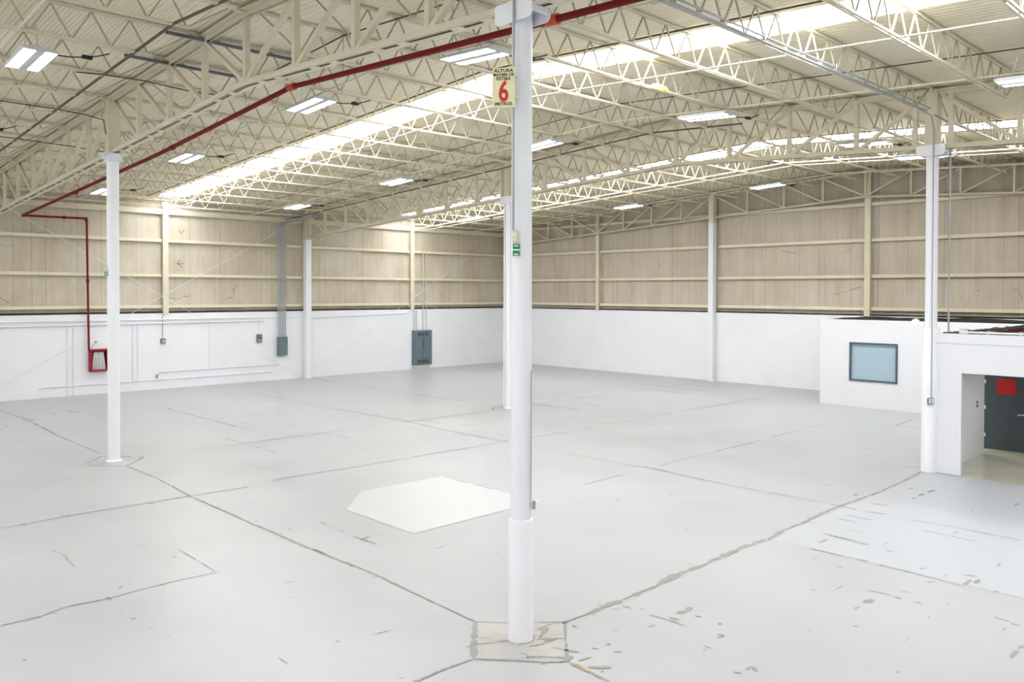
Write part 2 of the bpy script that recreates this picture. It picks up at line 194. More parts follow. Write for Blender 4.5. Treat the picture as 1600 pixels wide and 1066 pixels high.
# ---------------------------------------------------------------- mesh helpers
class MB:
    def __init__(s): s.v = []; s.f = []; s.m = []
    def quad(s, pts, mi=0):
        n = len(s.v); s.v += [tuple(p) for p in pts]; s.f.append(tuple(range(n, n+len(pts)))); s.m.append(mi)
    def box(s, x0, x1, y0, y1, z0, z1, mi=0):
        n = len(s.v)
        s.v += [(x, y, z) for x in (x0, x1) for y in (y0, y1) for z in (z0, z1)]
        for q in ((0,1,3,2),(4,6,7,5),(0,4,5,1),(2,3,7,6),(0,2,6,4),(1,5,7,3)):
            s.f.append(tuple(n+i for i in q)); s.m.append(mi)
    def bar(s, a, b, w, h, mi=0, side=None):
        # rectangular bar from a to b; w along side vector, h across
        a = Vector(a); b = Vector(b); d = (b-a).normalized()
        sd = Vector(side) if side else (Vector((0,0,1)) if abs(d.z) < .9 else Vector((1,0,0)))
        sd = (sd - d*sd.dot(d)).normalized(); o = d.cross(sd)
        n = len(s.v)
        for p in (a, b):
            for i, j in ((-1,-1),(1,-1),(1,1),(-1,1)):
                s.v.append(tuple(p + o*(i*w/2) + sd*(j*h/2)))
        for q in ((0,1,2,3),(7,6,5,4),(0,4,5,1),(1,5,6,2),(2,6,7,3),(3,7,4,0)):
            s.f.append(tuple(n+i for i in q)); s.m.append(mi)
    def tube(s, pts, r, seg=8, mi=0, caps=True):
        pts = [Vector(p) for p in pts]; n = len(s.v); ring = []
        ref = None
        for i, p in enumerate(pts):
            d0 = (p-pts[i-1]).normalized() if i else None
            d1 = (pts[i+1]-p).normalized() if i < len(pts)-1 else None
            d = ((d0 or d1) + (d1 or d0)).normalized()
            if ref is None: ref = Vector((0,0,1)) if abs(d.z) < .9 else Vector((1,0,0))
            ref = (ref - d*ref.dot(d)).normalized(); o = d.cross(ref)
            k = 1/max(.5, d.dot(d0 or d1))
            rr = r[i] if isinstance(r, (list, tuple)) else r
            for j in range(seg):
                t = 2*math.pi*j/seg
                s.v.append(tuple(p + ref*(math.cos(t)*rr*k) + o*(math.sin(t)*rr*k)))
        for i in range(len(pts)-1):
            for j in range(seg):
                a = n+i*seg+j; b = n+i*seg+(j+1) % seg
                s.f.append((a, b, b+seg, a+seg)); s.m.append(mi)
        if caps:
            e0 = [s.v[n+j] for j in range(seg)]; e1 = [s.v[n+(len(pts)-1)*seg+j] for j in range(seg)]
            k = len(s.v); s.v += e0 + e1
            s.f.append(tuple(k+j for j in range(seg))[::-1]); s.m.append(mi)
            s.f.append(tuple(k+seg+j for j in range(seg))); s.m.append(mi)
    def strip(s, pts, w, mi=0, z=.004, gap=.3, step=.07, plane=None):
        # ragged worn strip following a polyline on the floor (or another plane)
        for (ax, ay), (bx, by) in zip(pts[:-1], pts[1:]):
            L = math.hypot(bx-ax, by-ay)
            if L < .02: continue
            n = max(3, int(L/step)); dx, dy = (bx-ax)/L, (by-ay)/L; ox, oy = -dy, dx
            prev = None; wk = random.uniform(.3, .6); jw = 0; on = True; run = 0
            for i in range(n+1):
                t = i/n; e = .4 if i in (0, n) else 1
                wk = min(.75, max(.22, wk+random.uniform(-.13, .13))); jw = max(-.3, min(.3, jw+random.uniform(-.12, .12)))
                wa = w*e*(wk+random.uniform(-.12, .12)); wb = w*e*(wk+random.uniform(-.12, .12))
                cx, cy = ax+(bx-ax)*t+ox*jw*w, ay+(by-ay)*t+oy*jw*w
                cur = ((cx+ox*wa, cy+oy*wa), (cx-ox*wb, cy-oy*wb))
                if run <= 0:
                    on = n < 8 or gap == 0 or random.random() > gap; run = random.randint(1, 5) if not on else random.randint(3, 14)
                run -= 1
                if prev and on:
                    q = [prev[0], cur[0], cur[1], prev[1]]
                    if plane: q = [plane(*p) for p in q]
                    else: q = [(p[0], p[1], z) for p in reversed(q)]
                    s.quad(q, mi)
                prev = cur
    def build(s, name, mats, parent=None, smooth=False, loc=None):
        me = bpy.data.meshes.new(name); me.from_pydata(s.v, [], s.f)
        for m in (mats if isinstance(mats, (list, tuple)) else [mats]): me.materials.append(m)
        me.polygons.foreach_set('material_index', s.m)
        bm = bmesh.new(); bm.from_mesh(me)
        if not getattr(s, 'flat', False): bmesh.ops.recalc_face_normals(bm, faces=bm.faces)
        bm.to_mesh(me); bm.free()
        if smooth: 
            me.polygons.foreach_set('use_smooth', [len(p.vertices) == 4 for p in me.polygons])
        me.update()
        o = bpy.data.objects.new(name, me); C.objects.link(o)
        if loc: o.location = loc
        if parent: o.parent = parent
        return o
def tag(o, label=None, cat=None, group=None, kind=None):
    if label: o['label'] = label
    if cat: o['category'] = cat
    if group: o['group'] = group
    if kind: o['kind'] = kind
    return o
def empty(name, label, cat, loc=(0,0,0), group=None, rz=0):
    o = bpy.data.objects.new(name, None); C.objects.link(o); o.empty_display_size = .2
    o.location = loc; o.rotation_euler = (0, 0, rz)
    return tag(o, label, cat, group)
def structure(name, mb, m): return tag(mb.build(name, m), kind='structure')
def roofz(v, ridge): return ridge - SLOPE*abs(v-RIDGE)
ORD = ['first','second','third','fourth','fifth','sixth','seventh','eighth','ninth','tenth','eleventh','twelfth','thirteenth',
       'fourteenth','fifteenth','sixteenth','seventeenth','eighteenth','nineteenth','twentieth','twenty-first','twenty-second','twenty-third','twenty-fourth']

X0, X1, Y0, Y1 = -B, 2*B, -A, 2*A

# ---------------------------------------------------------------- floor
m = MB(); m.flat = True
m.quad([(X0-.3, Y0-.3, 0), (X1+.3, Y0-.3, 0), (X1+.3, Y1+.3, 0), (X0-.3, Y1+.3, 0)], 0)
m.quad([(6.35, -7.5, .002), (14.4, -7.5, .002), (14.4, -.06, .002), (6.35, -.06, .002)], 1)
for cx, cy in ((0, 0),):
    m.quad([(cx-.85, cy, .002), (cx, cy-.87, .002), (cx+.8, cy, .002), (cx, cy+.8, .002)], 2)
for wd, pts in MARKS: m.strip(pts, wd, 3, gap=.12 if wd >= .05 else .3)
rs = random.Random(5)
for wd, pts in MARKS:
    if len(pts) > 3 or wd > .09: m.strip(pts, .018, 4, z=.0055, gap=.45)
    if wd >= .07 and len(pts) > 2:      # loose flakes of worn paint beside the wider joints
        for (ax, ay), (bx, by) in zip(pts[:-1], pts[1:]):
            for _ in range(int(math.hypot(bx-ax, by-ay)*5)):
                t = rs.random(); px, py = ax+(bx-ax)*t+rs.uniform(-.13, .13), ay+(by-ay)*t+rs.uniform(-.13, .13); l = rs.uniform(.015, .07)
                a = rs.choice([0, 1.57])+rs.uniform(-.3, .3)
                m.strip([(px, py), (px+math.cos(a)*l, py+math.sin(a)*l)], rs.uniform(.01, .025), 3, gap=0, step=.03)
for pts in ([(-.08,-.95),(-.08,-1.08),(-.06,-1.3)], [(10.18,-.29),(10.27,-.7)], [(6.29,-.86),(6.32,-1.02)]): m.strip(pts, .05, 5, z=.006, gap=0)
for pts in ([(.12,-.2),(.3,-.1),(.45,-.05)], [(-.1,-.25),(.1,-.32),(.3,-.3)], [(.2,-.28),(.35,-.33)]): m.strip(pts, .07, 6, z=.005, gap=0)
for pts, wd, mi in (([(-.14,-.1),(-.06,-.17),(.05,-.17),(.15,-.1),(.18,0)], .03, 6), ([(-.35,-.45),(-.15,-.62),(.0,-.8)], .05, 6), ([(-.55,.25),(-.35,.15),(-.17,.05)], .02, 3),
                    ([(.17,-.2),(.3,-.32),(.42,-.4)], .06, 3), ([(-.3,-.3),(-.28,-.42),(-.36,-.5)], .025, 3), ([(.05,-.95),(.25,-1.0)], .06, 3), ([(.0,-1.15),(.2,-1.35)], .05, 6), ([(-.2,-.75),(-.1,-.85),(.1,-.82)], .06, 3)):
    m.strip(pts, wd, mi, gap=.05, z=.0062, step=.04)
# diamond joints round the far column, joints along the grid lines behind it
m.strip([(B-.8,A),(B,A-.8),(B+.8,A),(B,A+.8),(B-.8,A)], .05, 3)
m.strip([(B,A+.8),(B,Y1)], .04, 3, gap=.4); m.strip([(B+.8,A),(X1,A)], .04, 3, gap=.5); m.strip([(.8,A),(B-.8,A)], .03, 3, gap=.5)
# small scuffs and chips in the paint
rs = random.Random(3)
for i in range(260):
    x, y = rs.uniform(-5, 24), rs.uniform(-6, 28)
    if 1.6 < x < 5.3 and 4.5 < y < 8.2: continue
    if x > 14 and y < 8: continue
    a = rs.choice([0, math.pi/2, 0, rs.uniform(0, 3.14)]); l = rs.uniform(.03, .32)
    m.strip([(x, y), (x+math.cos(a)*l, y+math.sin(a)*l)], rs.uniform(.012, .03), 3, gap=0)
structure('floor', m, [FLOOR, FLOORB, PLINTH, MARK, MARK2, RUST, STAIN])
m = MB(); m.flat = True
m.quad([(1.77, 4.65, .005), (5.17, 4.67, .005), (5.15, 7.97, .005), (2.89, 8.06, .005), (1.78, 6.94, .005)][::1], 0)
m.strip([(5.15, 7.9), (5.16, 6.2)], .03, 1, z=.007, gap=.4)
tag(m.build('floor_paint_patch', [PATCH, MARK]), 'bright white painted patch with one cut corner on the grey floor', 'painted patch')
m = MB(); m.box(14.42, 24.85, -8, -.1, -.01, .009); structure('floor_corridor', m, BEIGEF)

# ---------------------------------------------------------------- walls
WT = 3.49; YC = Y1+.17; XC = X1+.17
def ztop(v): return roofz(v, 10.1)
m = MB(); m.box(X0, X1, Y1, Y1+.3, 0, WT); structure('wall_left', m, WHITE)
m = MB(); m.box(X1, X1+.3, Y0, Y1+.3, 0, WT); structure('wall_right', m, WHITE)
m = MB(); m.box(X0, X1+.3, YC, YC+.1, WT, ztop(Y1), 0)
cl = lambda x, z: (x, YC-.004, z)
for pts in ([(7.31,4.19),(7.6,4.18),(7.87,4.12),(8.11,4.24),(8.47,4.3)], [(7.99,6.02),(7.93,5.75),(7.99,5.45)], [(7.75,5.8),(7.96,5.78),(8.17,5.84)], [(7.8,5.95),(7.94,5.78),(8.12,5.6)],
            [(10.04,4.11),(10.33,4.14),(10.6,4.24),(10.7,4.62)], [(10.53,4.68),(10.66,4.52),(10.76,4.81)], [(.68,6.4),(.95,6.28),(1.23,6.4)],
            [(.67,4.23),(.85,4.1),(1.01,4.0)], [(7.97,7.37),(8.09,7.19),(8.18,7.41)], [(20.2,4.5),(20.3,4.46)], [(22.9,4.3),(22.95,4.18)]):
    m.strip(pts, .028, 1, gap=.1, step=.05, plane=cl)
structure('wall_left_upper', m, [CLADL, CRACK])
m = MB()
n = len(m.v)
for x in (XC, XC+.1): m.v += [(x, Y0, WT), (x, Y1+.2, WT), (x, Y1+.2, ztop(Y1+.2)), (x, RIDGE, ztop(RIDGE)), (x, Y0, ztop(Y0))]
m.f += [(0,1,2,3,4), (9,8,7,6,5)] + [(i, (i+1) % 5, (i+1) % 5+5, i+5) for i in range(5)]; m.m += [0]*7
cr_ = lambda y, z: (XC-.004, y, z)
for pts in ([(19.04,6.15),(18.87,6.0),(19.08,5.97)], [(9.15,6.14),(8.74,6.36),(8.45,6.46)], [(3.92,4.3),(3.83,4.25)], [(2.07,4.67),(1.85,4.67),(1.67,4.22)],
            [(2.53,5.94),(2.4,5.89)], [(11.86,6.52),(11.04,6.37)], [(9.17,4.44),(8.58,4.59),(8.0,4.79)], [(6.2,6.5),(6.1,6.45)], [(3.3,4.62),(3.2,4.58)]):
    m.strip(pts, .025, 1, gap=.1, step=.05, plane=cr_)
structure('wall_right_upper', m, [CLADR, CRACK])
m = MB(); m.box(X0-.2, X0, Y0, Y1, 0, 10.2); structure('wall_front', m, WHITE)
m = MB(); m.box(X0, X1, Y0-.2, Y0, 0, 9); structure('wall_back', m, WHITE)

# ---------------------------------------------------------------- roof deck and rooflights
SK = [(-8.1, -6.95), (6.72, 7.92), (20.1, 21.4)]  # first strip is out of view, added for its light
m = MB()
edges = [X0-.1] + [e for s_ in SK for e in s_] + [X1+.3]
for i in range(0, len(edges), 2):
    a, b = edges[i], edges[i+1]
    for v0, v1 in ((Y0-.1, RIDGE), (RIDGE, Y1+.3)):
        z0, z1 = roofz(v0, 10.09), roofz(v1, 10.09)
        n = len(m.v)
        m.v += [(a,v0,z0),(b,v0,z0),(b,v1,z1),(a,v1,z1),(a,v0,z0+.05),(b,v0,z0+.05),(b,v1,z1+.05),(a,v1,z1+.05)]
        for q in ((0,1,2,3),(7,6,5,4),(0,4,5,1),(1,5,6,2),(2,6,7,3),(3,7,4,0)): m.f.append(tuple(n+k for k in q)); m.m.append(0)
structure('ceiling', m, DECK)
for i, (a, b) in enumerate(SK):
    m = MB(); nseg = 24
    for v0, v1 in ((Y0+.3, RIDGE), (RIDGE, 30.2)):
        z0, z1 = roofz(v0, 10.1), roofz(v1, 10.1)
        for k in range(nseg):
            xa, xb = a+(b-a)*k/nseg, a+(b-a)*(k+1)/nseg
            ha, hb = (.02*(k % 2)), (.02*((k+1) % 2))
            m.quad([(xa,v0,z0+ha),(xb,v0,z0+hb),(xb,v1,z1+hb),(xa,v1,z1+ha)])
    o = structure('window_%d' % (i+1), m, SKY)
    tag(o, ['translucent roof strip over the bay beside the camera', 'long bright roof strip over the middle bay', 'bright roof strip over the bay next to the tan right wall'][i])

# ---------------------------------------------------------------- girders
def angle_pair(m, a, b, w=.105, t=.016, gap=.085, flip=1):
    # two steel angles back to back, running from a to b in a plane of constant x; flip=1: flanges at the top
    for s_ in (-1, 1):
        x0 = s_*gap/2; x1 = s_*(gap/2+w)
        ax, ay, az = a; bx, by, bz = b
        def prism(xa, xb, dz0, dz1):
            n = len(m.v)
            for (px, py, pz) in (a, b):
                m.v.extend([(px+xa,py,pz+dz0),(px+xb,py,pz+dz0),(px+xb,py,pz+dz1),(px+xa,py,pz+dz1)])
            for q in ((0,1,2,3),(7,6,5,4),(0,4,5,1),(1,5,6,2),(2,6,7,3),(3,7,4,0)): m.f.append(tuple(n+k for k in q)); m.m.append(0)
        if flip > 0: prism(x0, x1, w-t, w); prism(x0, x0+s_*t, 0, w)
        else: prism(x0, x1, 0, t); prism(x0, x0+s_*t, 0, w)
def girder(x, k0, label, zb, zt, sub='girder', light=1, ends=True, group='roof girders'):
    v0, v1 = k0*P, (k0+8)*P
    root = empty(sub, label, 'roof girder', (x, v0, 0), group)
    def loc(v): return v-v0
    zB = lambda v: roofz(v, zb); zT = lambda v: roofz(v, zt)
    w = .115*light
    brk = [v0, v1] if not (v0 < RIDGE < v1) else [v0, RIDGE, v1]
    m = MB(); m2 = MB()
    for a, b in zip(brk[:-1], brk[1:]):
        angle_pair(m, (0, loc(a), zT(a)-w), (0, loc(b), zT(b)-w), w=w, flip=1)
        angle_pair(m2, (0, loc(a), zB(a)), (0, loc(b), zB(b)), w=w, flip=-1)
    for k in range(8):
        for f in (.33, .67):
            v = v0+(k+f)*P
            m2.box(-.08, .08, loc(v)-.1, loc(v)+.1, zB(v)-.004-.0055, zB(v)+.012)
    m.build('top_chord', STEEL, root); m2.build('bottom_chord', STEEL, root)
    vw = .11*light; dw = .09*light
    for k in range(1, 8):
        v = v0+k*P; q = MB(); q.box(-vw/2, vw/2, loc(v)-vw/2, loc(v)+vw/2, zB(v)+.04, zT(v)-.04); q.build('vertical', STEEL, root)
    if ends:
        for v in (v0+.42, v1-.42):
            q = MB(); q.box(-vw/2, vw/2, loc(v)-vw/2, loc(v)+vw/2, zB(v)+.04, zT(v)-.04); q.build('vertical', STEEL, root)
    for k in range(8):
        if k < 4: a, b = v0+k*P, v0+(k+1)*P
        else: a, b = v0+(k+1)*P, v0+k*P
        sgn = 1 if b > a else -1
        ga = .2 if k in (0, 7) else .07
        q = MB(); q.bar((0, loc(a)+sgn*ga, zT(a)-.12), (0, loc(b)-sgn*.07, zB(b)+.1), dw, dw); q.build('diagonal', STEEL, root)
    return root
for x, where in ((0, 'over the foreground column'), (B, 'over the right column')):
    girder(x, -8, 'deep cream roof girder %s, span nearest the camera' % where, 8.54, 10.0, 'roof_girder', 1, x > 0)
    girder(x, 0, 'deep cream roof girder %s, middle span under the ridge' % where, 8.54, 10.0, 'roof_girder', 1, x > 0)
    girder(x, 8, 'deep cream roof girder %s, span reaching the left wall' % where, 8.54, 10.0, 'roof_girder', 1, x > 0)
for k0, t in ((-8, 'nearest the camera side'), (0, 'middle span above the office window'), (8, 'span ending in the back corner')):
    girder(X1-.12, k0, 'lighter cream truss along the tan right wall, %s' % t, 8.70, 9.9, 'wall_truss', .75, False, 'trusses along the right wall')

# ---------------------------------------------------------------- joists
def make_joist(v):
    root = empty('roof_joist', None, 'roof joist', (0, v, roofz(v, 10.06)))
    t = MB()
    for s_ in (-1, 1): t.box(.06, B-.06, *sorted((s_*.010, s_*.042)), -.04, 0)
    for e in (.06, B-.26): t.box(e, e+.2, -.05, .05, -.11, -.05)
    t.build('top_chord', STEEL, root)
    b_ = MB(); zb = -.66
    for s_ in (-1, 1): b_.box(1.12, B-1.12, *sorted((s_*.016, s_*.056)), zb, zb+.04)
    b_.build('bottom_chord', STEEL, root)
    wb = MB(); npan = 17; a0, a1 = 1.17, B-1.17; st = (a1-a0)/npan
    for i in range(npan+1):
        xb = a0+i*st
        xl = xb-st/2 if i else .28
        xr = xb+st/2 if i < npan else B-.28
        for xt in (xl, xr):
            r_ = .026 if abs(xt-xb) < 1 else .034
            wb.bar((xt, 0, -.03), (xb, 0, zb+.02), r_, r_)
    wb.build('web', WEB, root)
    return root
def copy_tree(o, parent=None):
    c = o.copy(); C.objects.link(c)
    if parent: c.parent = parent
    for ch in o.children: copy_tree(ch, c)
    return c
proto = make_joist(0)
first = True
for x0, ks, bay, grp in ((0, range(-3, 16), 'in the middle bay', 'joists of the middle bay'), (B, range(-3, 16), 'near the right wall', 'joists of the bay by the right wall'),
                         (-B, range(-3, 16), 'left of the near girder', 'joists of the bay left of the near girder')):
    for k in reversed(list(ks)):
        o = proto if first else copy_tree(proto); first = False
        v = k*P
        o.location = (x0, v, roofz(v, 10.06))
        n = 15-k
        o['label'] = 'open-web roof joist %s, %s from the left wall' % (bay, ORD[n])
        o['group'] = grp
# eave beam joists against the left wall
for x0, bay in ((0, 'left half'), (B, 'right half')):
    m = MB(); z = roofz(Y1, 10.06)
    m.box(x0+.2, x0+B-.2, Y1-.02, Y1+.1, z-.7, z-.5); m.box(x0+.2, x0+B-.2, Y1+.02, Y1+.1, z-.12, z)
    tag(m.build('eave_beam', STEEL), 'cream eave beam atop the left wall, %s' % bay, 'beam', 'eave beams')

# bridging rods running across the joists
for u, h, r_, t in ((-7.3, 9.42, .02, 'lower rod in the bay left of the near girder, middle of that bay'), (-3.49, 9.42, .022, 'lower rod left of the near girder, farther from it'),
                 (-1.43, 9.42, .03, 'dark lower rod just left of the near girder'), (3.0, 9.42, .02, 'lower rod in the middle bay, nearest the near girder'),
                 (7.15, 9.42, .02, 'lower rod below the middle roof strip'), (11.0, 9.42, .02, 'lower rod in the middle bay, toward the far girder'),
                 (13.2, 9.42, .024, 'dark lower rod just before the far girder line'), (17.5, 9.42, .02, 'lower rod beyond the far girder line'),
                 (21.55, 9.42, .026, 'lower rod below the roof strip by the right wall'), (22.35, 9.42, .02, 'second lower rod below the roof strip by the right wall'), (25.5, 9.42, .02, 'lower rod nearest the right wall'),
                 (6.22, 10.0, .02, 'upper rod beside the middle roof strip'), (11.4, 10.0, .014, 'upper rod in the middle bay, toward the far girder'), (-5, 10.0, .018, 'upper rod left of the near girder'),
                 (19.6, 10.0, .018, 'upper rod beside the roof strip by the right wall'), (2.2, 10.0, .018, 'upper rod in the middle bay, nearest the near girder')):
    ys = 4.6 if u == 13.2 else Y0+9.6
    m = MB(); m.tube([(u, ys, roofz(ys, h)), (u, RIDGE, h), (u, Y1-.3, roofz(Y1-.3, h))], r_, 6)
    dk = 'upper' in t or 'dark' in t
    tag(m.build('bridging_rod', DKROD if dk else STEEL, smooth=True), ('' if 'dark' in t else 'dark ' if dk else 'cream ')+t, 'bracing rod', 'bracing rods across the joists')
# grey channels hung under the girder's top chord
for v, z, ua, ub, t in ((9.55, 9.80, -.85, 2.1, 'upper one, nearer the ridge'), (11.5, 9.70, -1.0, 1.7, 'lower one')):
    m = MB(); m.box(ua, ub, v-.04, v+.04, z-.01, z+.01); m.box(ua, ub, v-.04, v-.025, z, z+.05); m.box(ua, ub, v+.025, v+.04, z, z+.05)
    tag(m.build('support_channel', CHAN), 'dark grey channel crossing the near girder, '+t, 'channel', 'grey channels')

# ---------------------------------------------------------------- columns
def column(x, y, r_, label, sleeve=None, head='gusset', sr=.16):
    root = empty('steel_column', label, 'column', (x, y, 0), 'round columns')
    zh = roofz(y, 8.54)
    z0 = sleeve or .0
    m = MB(); m.tube([(0,0,max(0,z0-.05)), (0,0,zh-.02)], r_, 32); m.build('shaft', COLW, root, True)
    if sleeve:
        m = MB(); m.tube([(0,0,0), (0,0,.02), (0,0,sleeve-.02), (0,0,sleeve)], [sr+.004, sr, sr, sr-.012], 32); m.build('sleeve', COLW, root, True)
    else:
        m = MB(); m.tube([(0,0,0), (0,0,.03)], [r_+.05, r_+.02], 24); m.build('base_collar', COLW, root, True)
    m = MB()
    if head == 'gusset':
        # pair of plates with rounded lower corners carrying both girder ends
        for sx in (-1, 1):
            prof = []
            for s_ in (1, -1):
                pr = [(.16, zh-.18), (.26, zh-.18)]
                for q in range(5):
                    a = math.pi/2*q/4; pr.append((.26+.08*math.sin(a), zh-.10-.08*math.cos(a)))
                pr.append((.34, zh+.09))
                prof.append([(s_*p[0], p[1]) for p in pr])
            out = prof[0] + prof[1][::-1]
            xa, xb = sx*.168, sx*.153
            n = len(m.v); K = len(out)
            m.v += [(xa, p[0], p[1]) for p in out] + [(xb, p[0], p[1]) for p in out]
            m.f += [tuple(n+i for i in range(K)), tuple(n+K+i for i in reversed(range(K)))] + [(n+i, n+(i+1) % K, n+K+(i+1) % K, n+K+i) for i in range(K)]
            m.m += [0]*(K+2)
        m.box(-.153, .153, -.32, .32, zh-.022, zh-.002)
        m.box(-.153, .153, -.31, -.30, zh-.10, zh-.022); m.box(-.153, .153, .30, .31, zh-.10, zh-.022)
    else:
        m.box(-.28, .28, -.3, .3, zh-.02, zh)
        m.box(-r_, r_, -r_-.05, r_+.05, zh-.2, zh-.02); m.box(-.26, .26, -.01, .01, zh-.16, zh-.02)
    m.build('cap_plate', COLW, root)
    zt = roofz(y, 10.0)
    m = MB(); m.box(-.14, .14, -.13, .13, zh+.02, zt); m.box(-.15, .15, -.15, -.13, zh+.02, zt); m.box(-.15, .15, .13, .15, zh+.02, zt)
    tag(m.build('upper_post', STEEL, root), 'cream post between the girder ends')
    return root
c_near = column(0, 0, .132, 'tall white round column in the foreground with thicker foot and rounded bracket', 1.57, 'gusset', .163)
column(0, A, .15, 'white round column at the left, in front of the red hose cabinet', None, 'flat')
c_right = column(B, 0, .143, 'white round column at the right corner of the near office', 3.64, 'gusset', .2)
column(B, A, .155, 'white column in the middle distance, half hidden behind the foreground column', None, 'gusset')

def hcol(x, y, ax, label):
    root = empty('wall_column', label, 'column', (x, y, 0), 'wide columns standing against the walls')
    zs = roofz(y, 8.45) if ax == 'y' else 8.55-.0*y
    zs = roofz(y, 8.45)
    def H(z0, z1, mt, nm):
        m = MB()
        if ax == 'y': m.box(-.15, .15, -.14, -.12, z0, z1); m.box(-.15, .15, .16, .18, z0, z1); m.box(-.15, -.13, -.12, .16, z0, z1); m.box(.13, .15, -.12, .16, z0, z1)
        else: m.box(-.14, -.12, -.14, .14, z0, z1); m.box(.16, .18, -.14, .14, z0, z1); m.box(-.12, .16, -.14, -.12, z0, z1); m.box(-.12, .16, .12, .14, z0, z1)
        m.build(nm, mt, root)
    H(0, zs-.02, COLW, 'shaft'); H(zs, roofz(y, 10.0), STEEL, 'upper_post')
    m = MB(); m.box(-.18, .18, -.18, .18, zs-.02, zs); m.build('cap_plate', COLW, root)
    m = MB(); m.box(-.2, .18, -.2, .18, 0, .02); m.build('base_plate', COLW, root)
hcol(B, Y1-.2, 'y', 'wide white column against the left wall beside the five grey conduits')
hcol(X1-.2, A, 'x', 'wide white column against the right wall')
# wall posts (cream) above the white wall
def post(x, y, ax, label):
    m = MB(); z0, z1 = WT-.02, roofz(y, 10.0) if ax == 'x' else roofz(y, 9.9)
    if ax == 'y': m.box(x-.13, x+.13, Y1-.08, Y1-.06, z0, z1); m.box(x-.012, x+.012, Y1-.06, Y1+.15, z0, z1); m.box(x-.13, x+.13, Y1+.13, Y1+.15, z0, z1)
    else: m.box(X1-.08, X1-.06, y-.13, y+.13, z0, z1); m.box(X1-.06, X1+.15, y-.012, y+.012, z0, z1); m.box(X1+.13, X1+.15, y-.13, y+.13, z0, z1)
    tag(m.build('wall_post', STEEL), label, 'wall post', 'cream posts standing on the white wall')
post(B/2, Y1, 'y', 'cream wall post above the small junction box on the left wall')
post(1.5*B-.35, Y1, 'y', 'cream wall post above the large blue-grey electrical panel')
post(X1, 1.5*A, 'x', 'cream wall post on the right wall between the back corner and the wide column')
post(X1, .5*A-.08, 'x', 'cream wall post on the right wall above the office window')
post(X1, 0, 'x', 'cream wall post on the right wall past the right column')

# girts
names = ['lowest', 'second lowest', 'third', 'topmost']
def girt(a, b, z, ax, label):
    m = MB()
    for (d0, d1, z0, z1) in ((-.01, .0, z-.07, z+.07), (0, .15, z+.06, z+.07), (0, .15, z-.07, z-.06)):
        if ax == 'y': m.box(a, b, Y1+.01+d0, Y1+.01+d1, z0, z1)
        else: m.box(X1+.01+d0, X1+.01+d1, a, b, z0, z1)
    tag(m.build('wall_girt', STEEL), label, 'wall rail', 'horizontal rails on the upper walls')
for a, b, t in ((X0, -.2, 'at the camera-side end'), (-.2, B/2-.14, 'behind the red riser pipe'), (B/2+.14, B-.22, 'between the first post and the wide column'),
                (B+.22, 1.5*B-.49, 'between the wide column and the panel post'), (1.5*B-.21, X1-.02, 'between the panel post and the back corner')):
    for i, z in enumerate((3.80, 5.24, 6.84, 8.12)):
        girt(a, b, z, 'y', '%s cream rail on the left wall, %s' % (names[i], t))
for a, b, t in ((1.5*A+.14, Y1-.02, 'next to the back corner'), (A+.22, 1.5*A-.14, 'between the corner-side post and the wide column'), (.5*A+.06, A-.22, 'between the wide column and the office-side post'),
                (.14, .5*A-.22, 'above the office window side'), (Y0, -.14, 'at the camera-side end')):
    for i, z in enumerate((3.80, 5.24, 6.84, 8.42)):
        girt(a, b, z, 'x', '%s cream rail on the right wall, %s' % (names[i], t))
# brace rods on the left wall
for a, b, t in (((.1, .35), (B-.3, 8.3), 'rising right, left of the wide column'), ((.2, 8.3), (B-.3, .1), 'falling right, left of the wide column'),
                ((B+.3, .3), (X1-.3, 8.4), 'rising right, behind the large panel'), ((B+.3, 8.3), (X1-.3, .25), 'falling right, behind the large panel')):
    m = MB(); yy = Y1-.105-(.025 if 'falling' in t else 0); m.tube([(a[0], yy, a[1]), (b[0], yy, b[1])], .010, 6)
    tag(m.build('wall_brace_rod', COLW, smooth=True), 'thin pale diagonal rod on the left wall, '+t, 'bracing rod', 'diagonal rods on the left wall')

# black cable bundles along the top of the white walls
def wavy(p0, p1, n, amp, seed, r_=.03):
    rr = random.Random(seed); out = []
    for i in range(n+1):
        t = i/n; out.append((p0[0]+(p1[0]-p0[0])*t, p0[1]+(p1[1]-p0[1])*t, p0[2]+(p1[2]-p0[2])*t+rr.uniform(-amp, amp)))
    return out
for j in range(3):
    m = MB(); m.tube(wavy((X0+.2, Y1+.03+.055*j, WT+.06), (X1-.1, Y1+.03+.055*j, WT+.05), 60, .01, j), .026, 6)
    tag(m.build('cable', CABLE, smooth=True), 'dark cable along the top of the left white wall, %s of three' % ('front','middle','rear')[j], 'cable', 'cables on the left wall top')
    m = MB(); m.tube(wavy((X1+.03+.05*j, Y0+.2, WT+.05), (X1+.03+.05*j, Y1-.2, WT+.05), 60, .008, 10+j), .022, 6)
    tag(m.build('cable', CABLE, smooth=True), 'dark cable along the top of the right white wall, %s of three' % ('front','middle','rear')[j], 'cable', 'cables on the right wall top')

